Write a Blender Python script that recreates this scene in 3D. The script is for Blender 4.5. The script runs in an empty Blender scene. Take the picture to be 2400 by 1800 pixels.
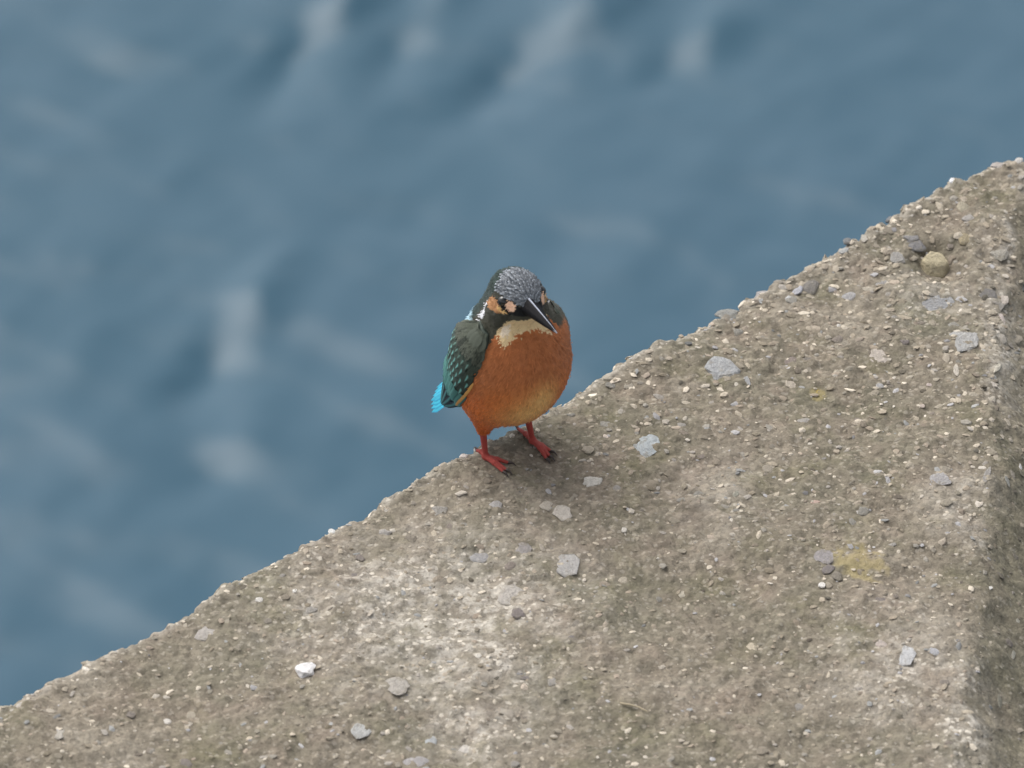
import bpy, math, random
import numpy as np
from mathutils import Vector

random.seed(7)
RNG = np.random.default_rng(7)
scene = bpy.context.scene
col = scene.collection

# ------------------------------------------------------------------ camera, sky, sun, exposure
PITCH = math.radians(35.0)
DIST = 4.0
PXM = 5000.0                                  # photograph pixels per metre at the bird
ST, CT = math.sin(PITCH), math.cos(PITCH)
UPC = np.array([0.0, ST, CT])
TOW = np.array([0.0, -CT, ST])
AIM = np.array([0.001, 0.0, 0.0]) + UPC * 0.031
CAM = AIM + TOW * DIST
cd = bpy.data.cameras.new('camera')
cd.sensor_width = 36.0
cd.lens = 36.0 * DIST / (2400.0 / PXM)
cd.clip_start = 0.1
cd.clip_end = 5000.0
cd.dof.use_dof = True
cd.dof.focus_distance = DIST - 0.005
cd.dof.aperture_fstop = 18.0
cam = bpy.data.objects.new('camera', cd)
cam.location = CAM
cam.rotation_euler = (math.pi / 2 - PITCH, 0, 0)
col.objects.link(cam)
scene.camera = cam

SUN_EL, SUN_AZ = math.radians(54), math.radians(-46)      # azimuth from +Y towards +X
world = bpy.data.worlds.new('World')
scene.world = world
world.use_nodes = True
wn = world.node_tree
wn.nodes.clear()
wo = wn.nodes.new('ShaderNodeOutputWorld')
bg = wn.nodes.new('ShaderNodeBackground')
sky = wn.nodes.new('ShaderNodeTexSky')
sky.sky_type = 'NISHITA'
sky.sun_disc = False
sky.sun_elevation = SUN_EL
sky.sun_rotation = SUN_AZ
sky.dust_density = 4.0
hs = wn.nodes.new('ShaderNodeHueSaturation')              # overcast: the whole sky greyed evenly
hs.inputs['Saturation'].default_value = 0.22
wn.links.new(sky.outputs[0], hs.inputs['Color'])
wn.links.new(hs.outputs[0], bg.inputs['Color'])
bg.inputs['Strength'].default_value = 0.15
wn.links.new(bg.outputs[0], wo.inputs['Surface'])

sl = bpy.data.lights.new('sun', 'SUN')
sl.energy = 1.4
sl.angle = math.radians(58)
sl.color = (1.0, 0.95, 0.88)
sun = bpy.data.objects.new('sun', sl)
sd = Vector((math.sin(SUN_AZ) * math.cos(SUN_EL), math.cos(SUN_AZ) * math.cos(SUN_EL), math.sin(SUN_EL)))
sun.rotation_euler = sd.to_track_quat('Z', 'Y').to_euler()
sun.location = (-2, 3, 5)
col.objects.link(sun)

scene.view_settings.view_transform = 'Standard'
scene.view_settings.look = 'None'
scene.view_settings.gamma = 1.0
scene.view_settings.use_curve_mapping = False
scene.view_settings.exposure = 0.50
scene.cycles.use_denoising = True
scene.cycles.max_bounces = 6

# ------------------------------------------------------------------ small tools
def lin(r, g, b, k=1.0):
    f = lambda c: ((c / 255) / 12.92 if c / 255 <= 0.04045 else ((c / 255 + 0.055) / 1.055) ** 2.4)
    return np.array([f(r) * k, f(g) * k, f(b) * k])

def ground(px, py, z=0.0):
    """photograph pixel -> point on the level z"""
    s = (2400.0 / PXM) / DIST / 2400.0
    d = -TOW + np.array([1.0, 0, 0]) * (px - 1200) * s + UPC * (900 - py) * s
    t = (z - CAM[2]) / d[2]
    return CAM + d * t

def project(P):
    P = np.asarray(P) - CAM
    dep = -(P @ TOW)
    k = PXM * DIST / dep
    return np.stack([1200 + P[:, 0] * k, 900 - (P @ UPC) * k], 1)

def _h(ix, iy, iz, seed):
    n = (ix.astype(np.uint32) * np.uint32(374761393) + iy.astype(np.uint32) * np.uint32(668265263)
         + iz.astype(np.uint32) * np.uint32(2147483647) + np.uint32(seed * 1274126177 & 0xffffffff))
    n = (n ^ (n >> np.uint32(13))) * np.uint32(1274126177)
    n = (n ^ (n >> np.uint32(16))) * np.uint32(2246822519)
    n = n ^ (n >> np.uint32(13))
    return n

def noise3(P, scale, seed=0):
    Q = np.asarray(P, float) * scale
    i = np.floor(Q).astype(np.int64)
    f = Q - i
    u = f * f * f * (f * (f * 6 - 15) + 10)
    out = 0
    for dx in (0, 1):
        wx = u[:, 0] if dx else 1 - u[:, 0]
        for dy in (0, 1):
            wy = u[:, 1] if dy else 1 - u[:, 1]
            for dz in (0, 1):
                wz = u[:, 2] if dz else 1 - u[:, 2]
                h = _h(i[:, 0] + dx, i[:, 1] + dy, i[:, 2] + dz, seed)
                gx = ((h & np.uint32(1023)).astype(float) / 511.5 - 1)
                gy = (((h >> np.uint32(10)) & np.uint32(1023)).astype(float) / 511.5 - 1)
                gz = (((h >> np.uint32(20)) & np.uint32(1023)).astype(float) / 511.5 - 1)
                out = out + wx * wy * wz * (gx * (f[:, 0] - dx) + gy * (f[:, 1] - dy) + gz * (f[:, 2] - dz))
    return out * 1.3

def fbm(P, scale, octs=3, seed=0):
    return sum(noise3(P, scale * 2 ** k, seed + k) * 0.5 ** k for k in range(octs))

def worley(P, scale, seed=0):
    """nearest feature point in 2-D: distance, offset vector, cell random"""
    Q = np.asarray(P, float)[:, :2] * scale
    i = np.floor(Q).astype(np.int64)
    best = np.full(len(Q), 9.0)
    off = np.zeros((len(Q), 2))
    rnd = np.zeros(len(Q), np.uint32)
    for dx in (-1, 0, 1):
        for dy in (-1, 0, 1):
            cx, cy = i[:, 0] + dx, i[:, 1] + dy
            h = _h(cx, cy, cx * 0 + 5, seed)
            fx = cx + (h & np.uint32(1023)).astype(float) / 1023
            fy = cy + ((h >> np.uint32(10)) & np.uint32(1023)).astype(float) / 1023
            ox, oy = Q[:, 0] - fx, Q[:, 1] - fy
            d = ox * ox + oy * oy
            m = d < best
            best[m] = d[m]; off[m, 0] = ox[m]; off[m, 1] = oy[m]; rnd[m] = h[m]
    r = _h(rnd.astype(np.int64), rnd.astype(np.int64) * 0 + 3, rnd.astype(np.int64) * 0, seed + 9)
    return np.sqrt(best), off, r

def smooth01(a, b, x):
    t = np.clip((x - a) / (b - a), 0, 1)
    return t * t * (3 - 2 * t)

def mesh_np(name, V, F, mat=None, colors=None, attrs=None, smooth=True):
    me = bpy.data.meshes.new(name)
    V = np.asarray(V, np.float32); F = np.asarray(F, np.int32)
    k = F.shape[1]
    me.vertices.add(len(V)); me.vertices.foreach_set('co', V.ravel())
    me.loops.add(F.size); me.loops.foreach_set('vertex_index', F.ravel())
    me.polygons.add(len(F))
    me.polygons.foreach_set('loop_start', np.arange(0, F.size, k, dtype=np.int32))
    me.polygons.foreach_set('use_smooth', np.full(len(F), smooth, bool))
    me.update(calc_edges=True)
    me.validate()
    if colors is not None:
        a = me.color_attributes.new('Col', 'FLOAT_COLOR', 'POINT')
        c = np.ones((len(V), 4), np.float32); c[:, :3] = colors
        a.data.foreach_set('color', c.ravel())
    for n, v in (attrs or {}).items():
        a = me.attributes.new(n, 'FLOAT', 'POINT')
        a.data.foreach_set('value', np.asarray(v, np.float32))
    if mat: me.materials.append(mat)
    return me

def link(name, me, parent=None, **kw):
    o = bpy.data.objects.new(name, me)
    col.objects.link(o)
    if parent: o.parent = parent
    for k, v in kw.items(): o[k] = v
    return o

def tris(F):
    F = np.asarray(F)
    return np.concatenate([F[:, [0, 1, 2]], F[:, [0, 2, 3]]])

# ------------------------------------------------------------------ materials
class NT:
    def __init__(s, name):
        s.m = bpy.data.materials.new(name); s.m.use_nodes = True
        s.t = s.m.node_tree; s.t.nodes.clear()
        s.out = s.n('ShaderNodeOutputMaterial')
        s.p = s.n('ShaderNodeBsdfPrincipled')
        s.l(s.p.outputs[0], s.out.inputs['Surface'])
    def n(s, typ, **kw):
        x = s.t.nodes.new(typ)
        for k, v in kw.items(): setattr(x, k, v)
        return x
    def l(s, a, b): s.t.links.new(a, b)
    def obj(s): return s.n('ShaderNodeTexCoord').outputs['Object']
    def noise(s, co, scale, detail=3, rough=0.55):
        x = s.n('ShaderNodeTexNoise'); s.l(co, x.inputs['Vector'])
        x.inputs['Scale'].default_value = scale; x.inputs['Detail'].default_value = detail
        x.inputs['Roughness'].default_value = rough
        return x.outputs[0]
    def vor(s, co, scale, feature='F1'):
        x = s.n('ShaderNodeTexVoronoi', feature=feature); s.l(co, x.inputs['Vector'])
        x.inputs['Scale'].default_value = scale
        return x
    def ramp(s, f, stops, interp='LINEAR'):
        x = s.n('ShaderNodeValToRGB'); s.l(f, x.inputs[0]); e = x.color_ramp.elements
        x.color_ramp.interpolation = interp
        while len(e) < len(stops): e.new(0.5)
        for q, (pos, c) in zip(e, stops):
            q.position = pos
            q.color = (*(c if hasattr(c, '__len__') else (c, c, c)), 1)
        return x.outputs[0]
    def mix(s, f, a, b, mode='MIX'):
        x = s.n('ShaderNodeMix', data_type='RGBA', blend_type=mode)
        for v, i in ((f, 0), (a, 6), (b, 7)):
            if hasattr(v, 'is_linked') or isinstance(v, bpy.types.NodeSocket): s.l(v, x.inputs[i])
            elif i == 0: x.inputs[0].default_value = v
            else: x.inputs[i].default_value = (*v, 1)
        return x.outputs[2]
    def math(s, op, a, b=0.0):
        x = s.n('ShaderNodeMath', operation=op)
        for v, i in ((a, 0), (b, 1)):
            if isinstance(v, bpy.types.NodeSocket): s.l(v, x.inputs[i])
            else: x.inputs[i].default_value = v
        return x.outputs[0]
    def attr(s, name, out='Fac'):
        return s.n('ShaderNodeAttribute', attribute_name=name).outputs[out]
    def bump(s, h, strength, dist):
        x = s.n('ShaderNodeBump'); s.l(h, x.inputs['Height'])
        x.inputs['Strength'].default_value = strength; x.inputs['Distance'].default_value = dist
        s.l(x.outputs[0], s.p.inputs['Normal'])
    def rough(s, v, spec=0.3):
        s.p.inputs['Roughness'].default_value = v
        s.p.inputs['Specular IOR Level'].default_value = spec

def concrete_material():
    s = NT('weathered_concrete'); co = s.obj()
    # slightly warped coordinates so no cell looks like a clean polygon
    w = s.n('ShaderNodeTexNoise'); s.l(co, w.inputs['Vector'])
    w.inputs['Scale'].default_value = 420; w.inputs['Detail'].default_value = 2
    wc = s.n('ShaderNodeVectorMath', operation='SUBTRACT'); s.l(w.outputs['Color'], wc.inputs[0]); wc.inputs[1].default_value = (.5, .5, .5)
    ws = s.n('ShaderNodeVectorMath', operation='SCALE'); s.l(wc.outputs[0], ws.inputs[0]); ws.inputs['Scale'].default_value = 0.0030
    wa = s.n('ShaderNodeVectorMath', operation='ADD'); s.l(co, wa.inputs[0]); s.l(ws.outputs[0], wa.inputs[1])
    wco = wa.outputs[0]
    big = s.noise(co, 14, 5, 0.6)
    base = s.ramp(big, [(0.30, lin(97, 94, 80)), (0.45, lin(117, 111, 97)), (0.56, lin(122, 114, 101)), (0.72, lin(141, 134, 121))])
    red = s.ramp(s.noise(co, 33, 4, 0.6), [(0.50, 0.0), (0.66, 1.0)])
    base = s.mix(s.math('MULTIPLY', red, 0.55), base, lin(129, 117, 105))
    green = s.ramp(s.noise(wco, 24, 5, 0.65), [(0.52, 0.0), (0.68, 1.0)])
    base = s.mix(s.math('MULTIPLY', green, 0.60), base, lin(104, 101, 78))
    base = s.mix(s.attr('moss'), base, lin(124, 118, 101))
    base = s.mix(s.math('MULTIPLY', s.attr('pale'), 0.45), base, lin(164, 157, 147))
    v1 = s.vor(wco, 250)
    f1 = s.ramp(v1.outputs['Color'], [(0.0, 0.62), (0.5, 1.0), (0.85, 1.18), (1.0, 1.5)])
    base = s.mix(0.75, base, f1, 'MULTIPLY')
    v2 = s.vor(wco, 620)
    f2 = s.ramp(v2.outputs['Color'], [(0.0, 0.6), (0.5, 1.0), (0.9, 1.2), (1.0, 1.6)])
    base = s.mix(0.7, base, f2, 'MULTIPLY')
    # pale grains and worn bare mortar
    v3 = s.vor(wco, 330)
    sel = s.math('GREATER_THAN', v3.outputs['Color'], 0.60)
    near = s.ramp(v3.outputs['Distance'], [(0.28, 1.0), (0.42, 0.0)])
    zone = s.math('ADD', s.math('MULTIPLY', s.attr('pale'), 0.85), 0.22)
    pm = s.math('MULTIPLY', s.math('MULTIPLY', sel, near), zone)
    base = s.mix(pm, base, lin(200, 192, 179))
    worn = s.ramp(s.noise(wco, 150, 5, 0.7), [(0.46, 0.0), (0.58, 1.0)])
    base = s.mix(s.math('MULTIPLY', s.math('MULTIPLY', worn, s.attr('pale')), 0.66), base, lin(190, 184, 174))
    base = s.mix(s.math('MULTIPLY', s.attr('yellow'), 0.5), base, lin(164, 150, 104))
    dk = s.ramp(s.noise(wco, 310, 4, 0.7), [(0.30, 1.0), (0.43, 0.0)])
    base = s.mix(s.math('MULTIPLY', dk, 0.65), base, lin(70, 66, 56))
    s.l(base, s.p.inputs['Base Color'])
    h = s.math('ADD', s.math('MULTIPLY', s.noise(wco, 520, 5, 0.7), 0.8), s.math('MULTIPLY', v2.outputs['Distance'], -0.5))
    s.bump(h, 0.65, 0.0011)
    s.rough(0.92, 0.25)
    return s.m

def stone_material(name='aggregate_stone'):
    s = NT(name); co = s.n('ShaderNodeTexCoord').outputs['Object']
    oi = s.n('ShaderNodeObjectInfo')
    off = s.n('ShaderNodeVectorMath', operation='ADD'); s.l(co, off.inputs[0]); s.l(oi.outputs['Location'], off.inputs[1])
    sc = s.n('ShaderNodeVectorMath', operation='SCALE'); s.l(off.outputs[0], sc.inputs[0]); sc.inputs['Scale'].default_value = 1.0
    c = sc.outputs[0]
    v = s.ramp(s.noise(c, 2.2, 5, 0.7), [(0.30, 0.72), (0.5, 1.0), (0.72, 1.22)])
    b = s.mix(1.0, oi.outputs['Color'], v, 'MULTIPLY')
    d = s.ramp(s.noise(c, 1.3, 5, 0.7), [(0.50, 0.0), (0.64, 1.0)])
    b = s.mix(s.math('MULTIPLY', d, 0.6), b, lin(132, 125, 110))
    s.l(b, s.p.inputs['Base Color'])
    s.bump(s.noise(c, 5, 4, 0.65), 0.5, 0.12)
    s.rough(0.8, 0.3)
    return s.m

def vcol_material(name, rough=0.85, spec=0.25, nscale=900, amt=0.18, bump=0.0, sheen=0.0):
    s = NT(name); c = s.attr('Col', 'Color')
    v = s.ramp(s.noise(s.obj(), nscale, 3, 0.6), [(0.3, 1 - amt), (0.7, 1 + amt)])
    s.l(s.mix(1.0, c, v, 'MULTIPLY'), s.p.inputs['Base Color'])
    if bump: s.bump(s.noise(s.obj(), nscale * 1.3, 3, 0.6), 0.6, bump)
    s.rough(rough, spec)
    if sheen: s.p.inputs['Sheen Weight'].default_value = sheen
    return s.m

def plain_material(name, c, rough=0.5, spec=0.4, nscale=600, amt=0.12, bump=0.0002):
    s = NT(name)
    v = s.ramp(s.noise(s.obj(), nscale, 3, 0.6), [(0.3, 1 - amt), (0.7, 1 + amt)])
    s.l(s.mix(1.0, tuple(c), v, 'MULTIPLY'), s.p.inputs['Base Color'])
    s.bump(s.noise(s.obj(), nscale * 1.5, 3, 0.6), 0.5, bump)
    s.rough(rough, spec)
    return s.m

def water_material():
    s = NT('harbour_water'); co = s.obj()
    t = s.ramp(s.noise(co, 1.6, 3, 0.5), [(0.35, (0.030, 0.081, 0.122)), (0.65, (0.038, 0.088, 0.131))])
    s.l(t, s.p.inputs['Base Color'])
    s.p.inputs['IOR'].default_value = 1.333
    s.p.inputs['Roughness'].default_value = 0.24
    s.p.inputs['Specular IOR Level'].default_value = 0.5
    return s.m

M_CON = concrete_material()
M_STONE = stone_material()
M_CHIP = vcol_material('stone_chips', 0.85, 0.25, 1200, 0.2, 0.0002)
M_WATER = water_material()

# ------------------------------------------------------------------ water, with its waves as real relief
WZ = -2.5
def build_water():
    c0 = ground(1200, 900, WZ)
    fine = np.arange(-1.9, 1.9001, 0.009)
    grow = 1.9 + np.cumsum(0.009 * 1.3 ** np.arange(1, 44))
    ax = np.concatenate([-grow[::-1], fine, grow])
    X, Y = np.meshgrid(ax + c0[0], ax + c0[1], indexing='ij')
    P = np.stack([X.ravel(), Y.ravel(), np.zeros(X.size)], 1)
    fade = smooth01(6.0, 3.0, np.maximum(abs(P[:, 0] - c0[0]), abs(P[:, 1] - c0[1])))
    # swell running down to the right, chop across it
    def turned(deg):
        a = math.radians(deg)
        return np.stack([P[:, 0] * math.cos(a) + P[:, 1] * math.sin(a), -P[:, 0] * math.sin(a) + P[:, 1] * math.cos(a), P[:, 2]], 1)
    R, R2 = turned(-38), turned(58)
    z = 0.0062 * noise3(R * np.array([0.55, 1.4, 1]), 1.7, 21)
    z += 0.0036 * noise3(R * np.array([0.5, 1.3, 1]), 5.0, 22)
    z += 0.0034 * noise3(R * np.array([0.6, 1.3, 1]), 11.0, 26)
    z += 0.0022 * noise3(P, 6.0, 27) + 0.0020 * noise3(P, 13.0, 28)
    z += 0.0032 * noise3(R2 * np.array([0.5, 1.5, 1]), 7.0, 23)
    z += 0.0014 * noise3(R2 * np.array([0.6, 1.3, 1]), 17.0, 24)
    z += 0.0005 * noise3(R2, 38.0, 25)
    z *= fade
    # single steep wavelets: their far sides catch the pale sky
    for (xa, ya, xb, yb, w, h) in ((685, 150, 830, -20, 0.014, 1.0), (1185, 195, 1400, 0, 0.022, 1.0),
                                   (940, 130, 1045, -10, 0.014, 0.7), (1555, 168, 1665, 65, 0.016, 0.85),
                                   (1440, 215, 1490, 150, 0.015, 0.6), (498, 875, 605, 690, 0.016, 1.0),
                                   (515, 1125, 575, 1020, 0.018, 0.8)):
        A, B = ground(xa, ya, WZ), ground(xb, yb, WZ)
        d = (B - A)[:2]; L = np.linalg.norm(d); d = d / L
        n = np.array([-d[1], d[0]])
        rel = P[:, :2] - (A[:2] + B[:2]) / 2
        u = rel @ d; v = rel @ n
        v = v + 0.5 * w * noise3(P, 14.0, 31) + 0.3 * w * noise3(P, 35.0, 32)
        # the flank of a wavelet lying along the streak and tilted up to the bright part of the cloud
        r = P[:, :2] - (A[:2] + B[:2]) / 2
        z += h * (0.20 * r[:, 0] + 0.18 * r[:, 1]) * np.exp(-(v / (1.8 * w)) ** 2 - (u / (0.72 * L)) ** 2)
    n = len(ax)
    V = P.copy(); V[:, 2] = WZ + z
    I = np.arange(n * n).reshape(n, n)
    F = np.stack([I[:-1, :-1].ravel(), I[1:, :-1].ravel(), I[1:, 1:].ravel(), I[:-1, 1:].ravel()], 1)
    o = link('water', mesh_np('water', V, F, M_WATER), kind='structure')
build_water()

# ------------------------------------------------------------------ concrete block
A1, B1 = ground(-20, 1662)[:2], ground(2235, 420)[:2]
E1 = (B1 - A1) / np.linalg.norm(B1 - A1)          # along the far edge
E2 = np.array([E1[1], -E1[0]])                    # inward, over the top
C2, D2 = ground(2262, 1800)[:2], ground(2342, 800)[:2]
G1 = (D2 - C2) / np.linalg.norm(D2 - C2)
G2 = np.array([G1[1], -G1[0]])                    # outward, to the right of the top
SLOPE = math.tan(math.radians(39))
SOCK = ground(2200, 612)[:2]
TAN_STONE = ground(2192, 622)[:2]

def relief(P):
    """height of the worn surface over its smooth form, metres"""
    near = np.exp(-(P[:, 0] ** 2 + P[:, 1] ** 2) / 0.05 ** 2)
    d = 0.0045 * noise3(P, 11, 1) * (1 - 0.8 * near)
    d += 0.0030 * noise3(P, 34, 2) * (1 - 0.6 * near)
    d += 0.0016 * noise3(P, 95, 3)
    d += 0.0009 * noise3(P, 240, 4)
    up = smooth01(0.10, 0.30, P[:, 1] + 0.3 * P[:, 0])      # coarser, more eroded towards the far corner
    d += up * 0.0030 * noise3(P, 60, 12)
    amp = 0.35 + 0.65 * smooth01(-0.1, 0.35, noise3(P, 22, 5))
    for sc, hh, sd_ in ((190, 0.00058, 6), (420, 0.00036, 8)):
        W, off, r = worley(P, sc, sd_)
        tx = (r & np.uint32(255)).astype(float) / 127.5 - 1
        ty = ((r >> np.uint32(8)) & np.uint32(255)).astype(float) / 127.5 - 1
        hh_ = ((r >> np.uint32(16)) & np.uint32(255)).astype(float) / 255
        d += amp * hh * ((hh_ - 0.5) * 1.6 + 0.9 * (off[:, 0] * tx + off[:, 1] * ty)) * smooth01(0.75, 0.4, W) * (1 + up)
    r2 = (P[:, 0] - SOCK[0]) ** 2 / 0.012 ** 2 + (P[:, 1] - SOCK[1]) ** 2 / 0.016 ** 2
    d -= 0.007 * np.exp(-r2 ** 2)
    return d

def drop(P):
    d2 = (P[:, :2] - C2) @ G2
    d2 = d2 + 0.006 * noise3(P, 24, 41) + 0.003 * noise3(P, 80, 42) - 0.06 * smooth01(0.17, 0.30, P[:, 1]) * 0.3
    k = 0.0026
    return SLOPE * k * np.logaddexp(0, d2 / k), d2

def build_block():
    L1 = np.linalg.norm(B1 - A1)
    st = 0.0009
    pf = np.arange(-0.03, L1 + 0.05, st)
    g = np.cumsum(st * 1.16 ** np.arange(1, 46))
    gl = g[g < 1.6]
    pa = np.concatenate([pf[0] - gl[::-1], pf, pf[-1] + gl * 1.2])
    sf = np.arange(-0.024, 0.385, st)
    gs = np.cumsum(st * 1.16 ** np.arange(1, 50))
    sa = np.concatenate([sf[0] - gs[gs < 3.3][::-1], sf, sf[-1] + gs[gs < 2.2]])
    Pg, Sg = np.meshgrid(pa, sa, indexing='ij')
    p, s = Pg.ravel(), Sg.ravel()
    r = 0.0035
    q = r * np.logaddexp(0, s / r)
    zf = -r * np.logaddexp(0, -s / r)
    en = np.stack([p, p * 0, p * 0], 1)
    edge = 0.0034 * noise3(en, 14, 51) + 0.0018 * noise3(en, 48, 52) + 0.0018 * noise3(en, 130, 53)
    fadeE = smooth01(0.045, 0.0, s)
    q = q - edge * fadeE
    p0 = (ground(2352, 378)[:2] - A1) @ E1
    q = q + 0.9 * 0.006 * np.logaddexp(0, (p - p0) / 0.006)
    B = np.zeros((len(p), 3))
    B[:, :2] = A1 + p[:, None] * E1 + q[:, None] * E2
    B[:, 2] = zf
    wt = 1 / (1 + np.exp(-np.clip(s / r, -40, 40)))
    nrm = np.stack([-E2[0] * (1 - wt), -E2[1] * (1 - wt), wt], 1)
    nrm /= np.linalg.norm(nrm, axis=1)[:, None]
    Bn = B.copy(); Bn[:, 2] = np.minimum(zf, 0)
    rel = relief(Bn)
    crumb = np.exp(-(s / 0.012) ** 2)
    rel = rel + crumb * (0.0015 * noise3(Bn, 120, 61) + 0.0014 * noise3(Bn, 260, 62))
    V = B + nrm * rel[:, None]
    dz, d2 = drop(B)
    # below the top the right flank simply continues the slope under water
    V[:, 2] = np.maximum(V[:, 2] - dz, -3.4)
    far = (p < pa[1]) | (p > pa[-2]) | (s > sa[-2])
    V[far, 2] = -3.4
    # where algae keep to the flank, where the mortar has worn pale, and the lit rim painted in
    Q = B.copy(); Q[:, 2] = 0
    moss = smooth01(-0.006, 0.014, d2 + 0.010 * noise3(Q, 40, 71) + 0.006 * noise3(Q, 120, 73)) * (0.58 + 0.35 * noise3(Q, 30, 72))
    pale = np.zeros(len(p))
    for (px, py, rx, ry, a) in ((1000, 1420, 280, 150, 1.0), (1090, 1540, 170, 110, 0.95), (880, 1390, 120, 70, 0.8),
                                (1120, 1690, 130, 90, 0.6), (2120, 1560, 160, 120, 0.5), (2260, 1700, 60, 130, 0.8),
                                (2180, 690, 110, 60, 0.5), (1830, 620, 150, 60, 0.45), (1690, 1180, 120, 80, 0.25),
                                (2340, 740, 40, 170, 0.8), (2250, 1190, 70, 70, 0.5)):
        c = ground(px, py)[:2]
        e = ((Q[:, 0] - c[0]) / (rx / PXM)) ** 2 + ((Q[:, 1] - c[1]) / (ry / PXM / ST)) ** 2
        pale = np.maximum(pale, a * np.exp(-e))
    pale = np.clip(pale * (1 + 1.3 * fbm(Q, 45, 3, 81)), 0, 1)
    pale = np.maximum(pale, 0.6 * np.exp(-((s - 0.002) / 0.005) ** 2))           # crumbled rim, its lit edge painted pale
    rim2 = np.exp(-((d2 + 0.001) / 0.004) ** 2) * smooth01(-0.1, 0.25, noise3(Q, 30, 91))
    pale = np.maximum(pale, 0.75 * rim2)
    yellow = np.zeros(len(p))
    for (px, py, rx, ry, a) in ((2017, 1325, 58, 40, 1.0), (1915, 920, 16, 18, 1.0)):
        c = ground(px, py)[:2]
        e = np.sqrt(((Q[:, 0] - c[0]) / (rx / PXM)) ** 2 + ((Q[:, 1] - c[1]) / (ry / PXM / ST)) ** 2)
        yellow = np.maximum(yellow, a * smooth01(1.15, 0.55, e + 0.9 * fbm(Q, 110, 3, 95)))
    n, m = len(pa), len(sa)
    I = np.arange(n * m).reshape(n, m)
    F = np.stack([I[:-1, :-1].ravel(), I[1:, :-1].ravel(), I[1:, 1:].ravel(), I[:-1, 1:].ravel()], 1)[:, ::-1]
    me = mesh_np('concrete_block', V, F, M_CON, attrs={'moss': np.clip(moss, 0, 1), 'pale': pale, 'yellow': yellow})
    o = link('concrete_block', me, label='weathered brown-grey concrete block with pebbly worn top that the kingfisher stands on', category='concrete block')
    nr = np.zeros(len(V) * 3, np.float32)
    me.vertices.foreach_get('normal', nr)
    nr = nr.reshape(-1, 3)
    px = project(V)
    seen = (px[:, 0] > -60) & (px[:, 0] < 2460) & (px[:, 1] > 300) & (px[:, 1] < 1860) & (s > -0.006)
    idx = np.nonzero(seen)[0]
    return o, V, nr, px, idx, s, d2
BLOCK, BV, BN, BPX, BIDX, BS, BD2 = build_block()
BPV = BPX[BIDX]

def surf_at_px(x, y):
    j = BIDX[np.argmin((BPV[:, 0] - x) ** 2 + (BPV[:, 1] - y) ** 2)]
    return BV[j], BN[j]

def top_z(x, y):
    j = BIDX[np.argmin((BV[BIDX, 0] - x) ** 2 + (BV[BIDX, 1] - y) ** 2)]
    return BV[j, 2]

# ------------------------------------------------------------------ stones
def ico(sub):
    import bmesh
    bm = bmesh.new(); bmesh.ops.create_icosphere(bm, subdivisions=sub, radius=1.0)
    V = np.array([v.co[:] for v in bm.verts]); F = np.array([[v.index for v in f.verts] for f in bm.faces])
    bm.free(); return V, F
ICO1, ICO2, ICO3 = ico(1), ico(2), ico(3)

def stone_shape(base, rg, cuts=7, round_=0.35):
    V = base[0].copy()
    for _ in range(cuts):
        n = rg.normal(size=3); n /= np.linalg.norm(n)
        h = rg.uniform(0.45, 0.85)
        d = V @ n - h
        V -= np.where(d > 0, d, 0)[:, None] * n * (1 - round_ * 0.4)
    V += V * (0.30 * noise3(V + rg.uniform(0, 50, 3), 1.4, 3) + 0.17 * noise3(V + rg.uniform(0, 50, 3), 3.1, 4))[:, None]
    V -= (V.max(0) + V.min(0)) / 2
    V /= np.abs(V).max(0)
    return V

STONES = []
for k in range(16):
    rg = np.random.default_rng(100 + k)
    V = stone_shape(ICO3 if k < 8 else ICO2, rg, 8 if k % 2 else 6)
    V[:, 2] = np.where(V[:, 2] > 0.55, 0.55 + (V[:, 2] - 0.55) * 0.35, V[:, 2])     # worn flatter on top
    me = mesh_np('pebble', V, (ICO3 if k < 8 else ICO2)[1], M_STONE, smooth=(k % 3 != 1))
    STONES.append(me)

_rg = np.random.default_rng(321)
_V = ICO3[0].copy() * np.array([1.0, 0.9, 1.0])
for _n, _hh in (((0, -0.05, 1), 0.55), ((0.75, 0.55, 0.15), 0.55), ((-0.8, 0.45, 0.2), 0.62), ((0.15, -0.9, 0.45), 0.55), ((-0.7, -0.6, 0.2), 0.66), ((0.85, -0.5, 0.2), 0.72), ((0.1, 0.95, 0.2), 0.58)):
    _n = np.array(_n) / np.linalg.norm(_n); _d = _V @ _n - _hh
    _V -= np.where(_d > 0, _d, 0)[:, None] * _n * 0.94
_V += _V * (0.05 * noise3(_V, 2.2, 3) + 0.03 * noise3(_V, 5.0, 4))[:, None]
_V /= np.abs(_V).max(0)
TAN_MESH = mesh_np('pebble', _V, ICO3[1], M_STONE, smooth=True)

def orient(n, spin):
    n = Vector(n).normalized()
    q = Vector((0, 0, 1)).rotation_difference(n)
    return (q.to_matrix() @ __import__('mathutils').Matrix.Rotation(spin, 3, 'Z')).to_euler()

def soft_normal(n, k=0.5):
    n = np.array(n) * k + np.array([0, 0, 1]) * (1 - k)
    return n / np.linalg.norm(n)

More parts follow.
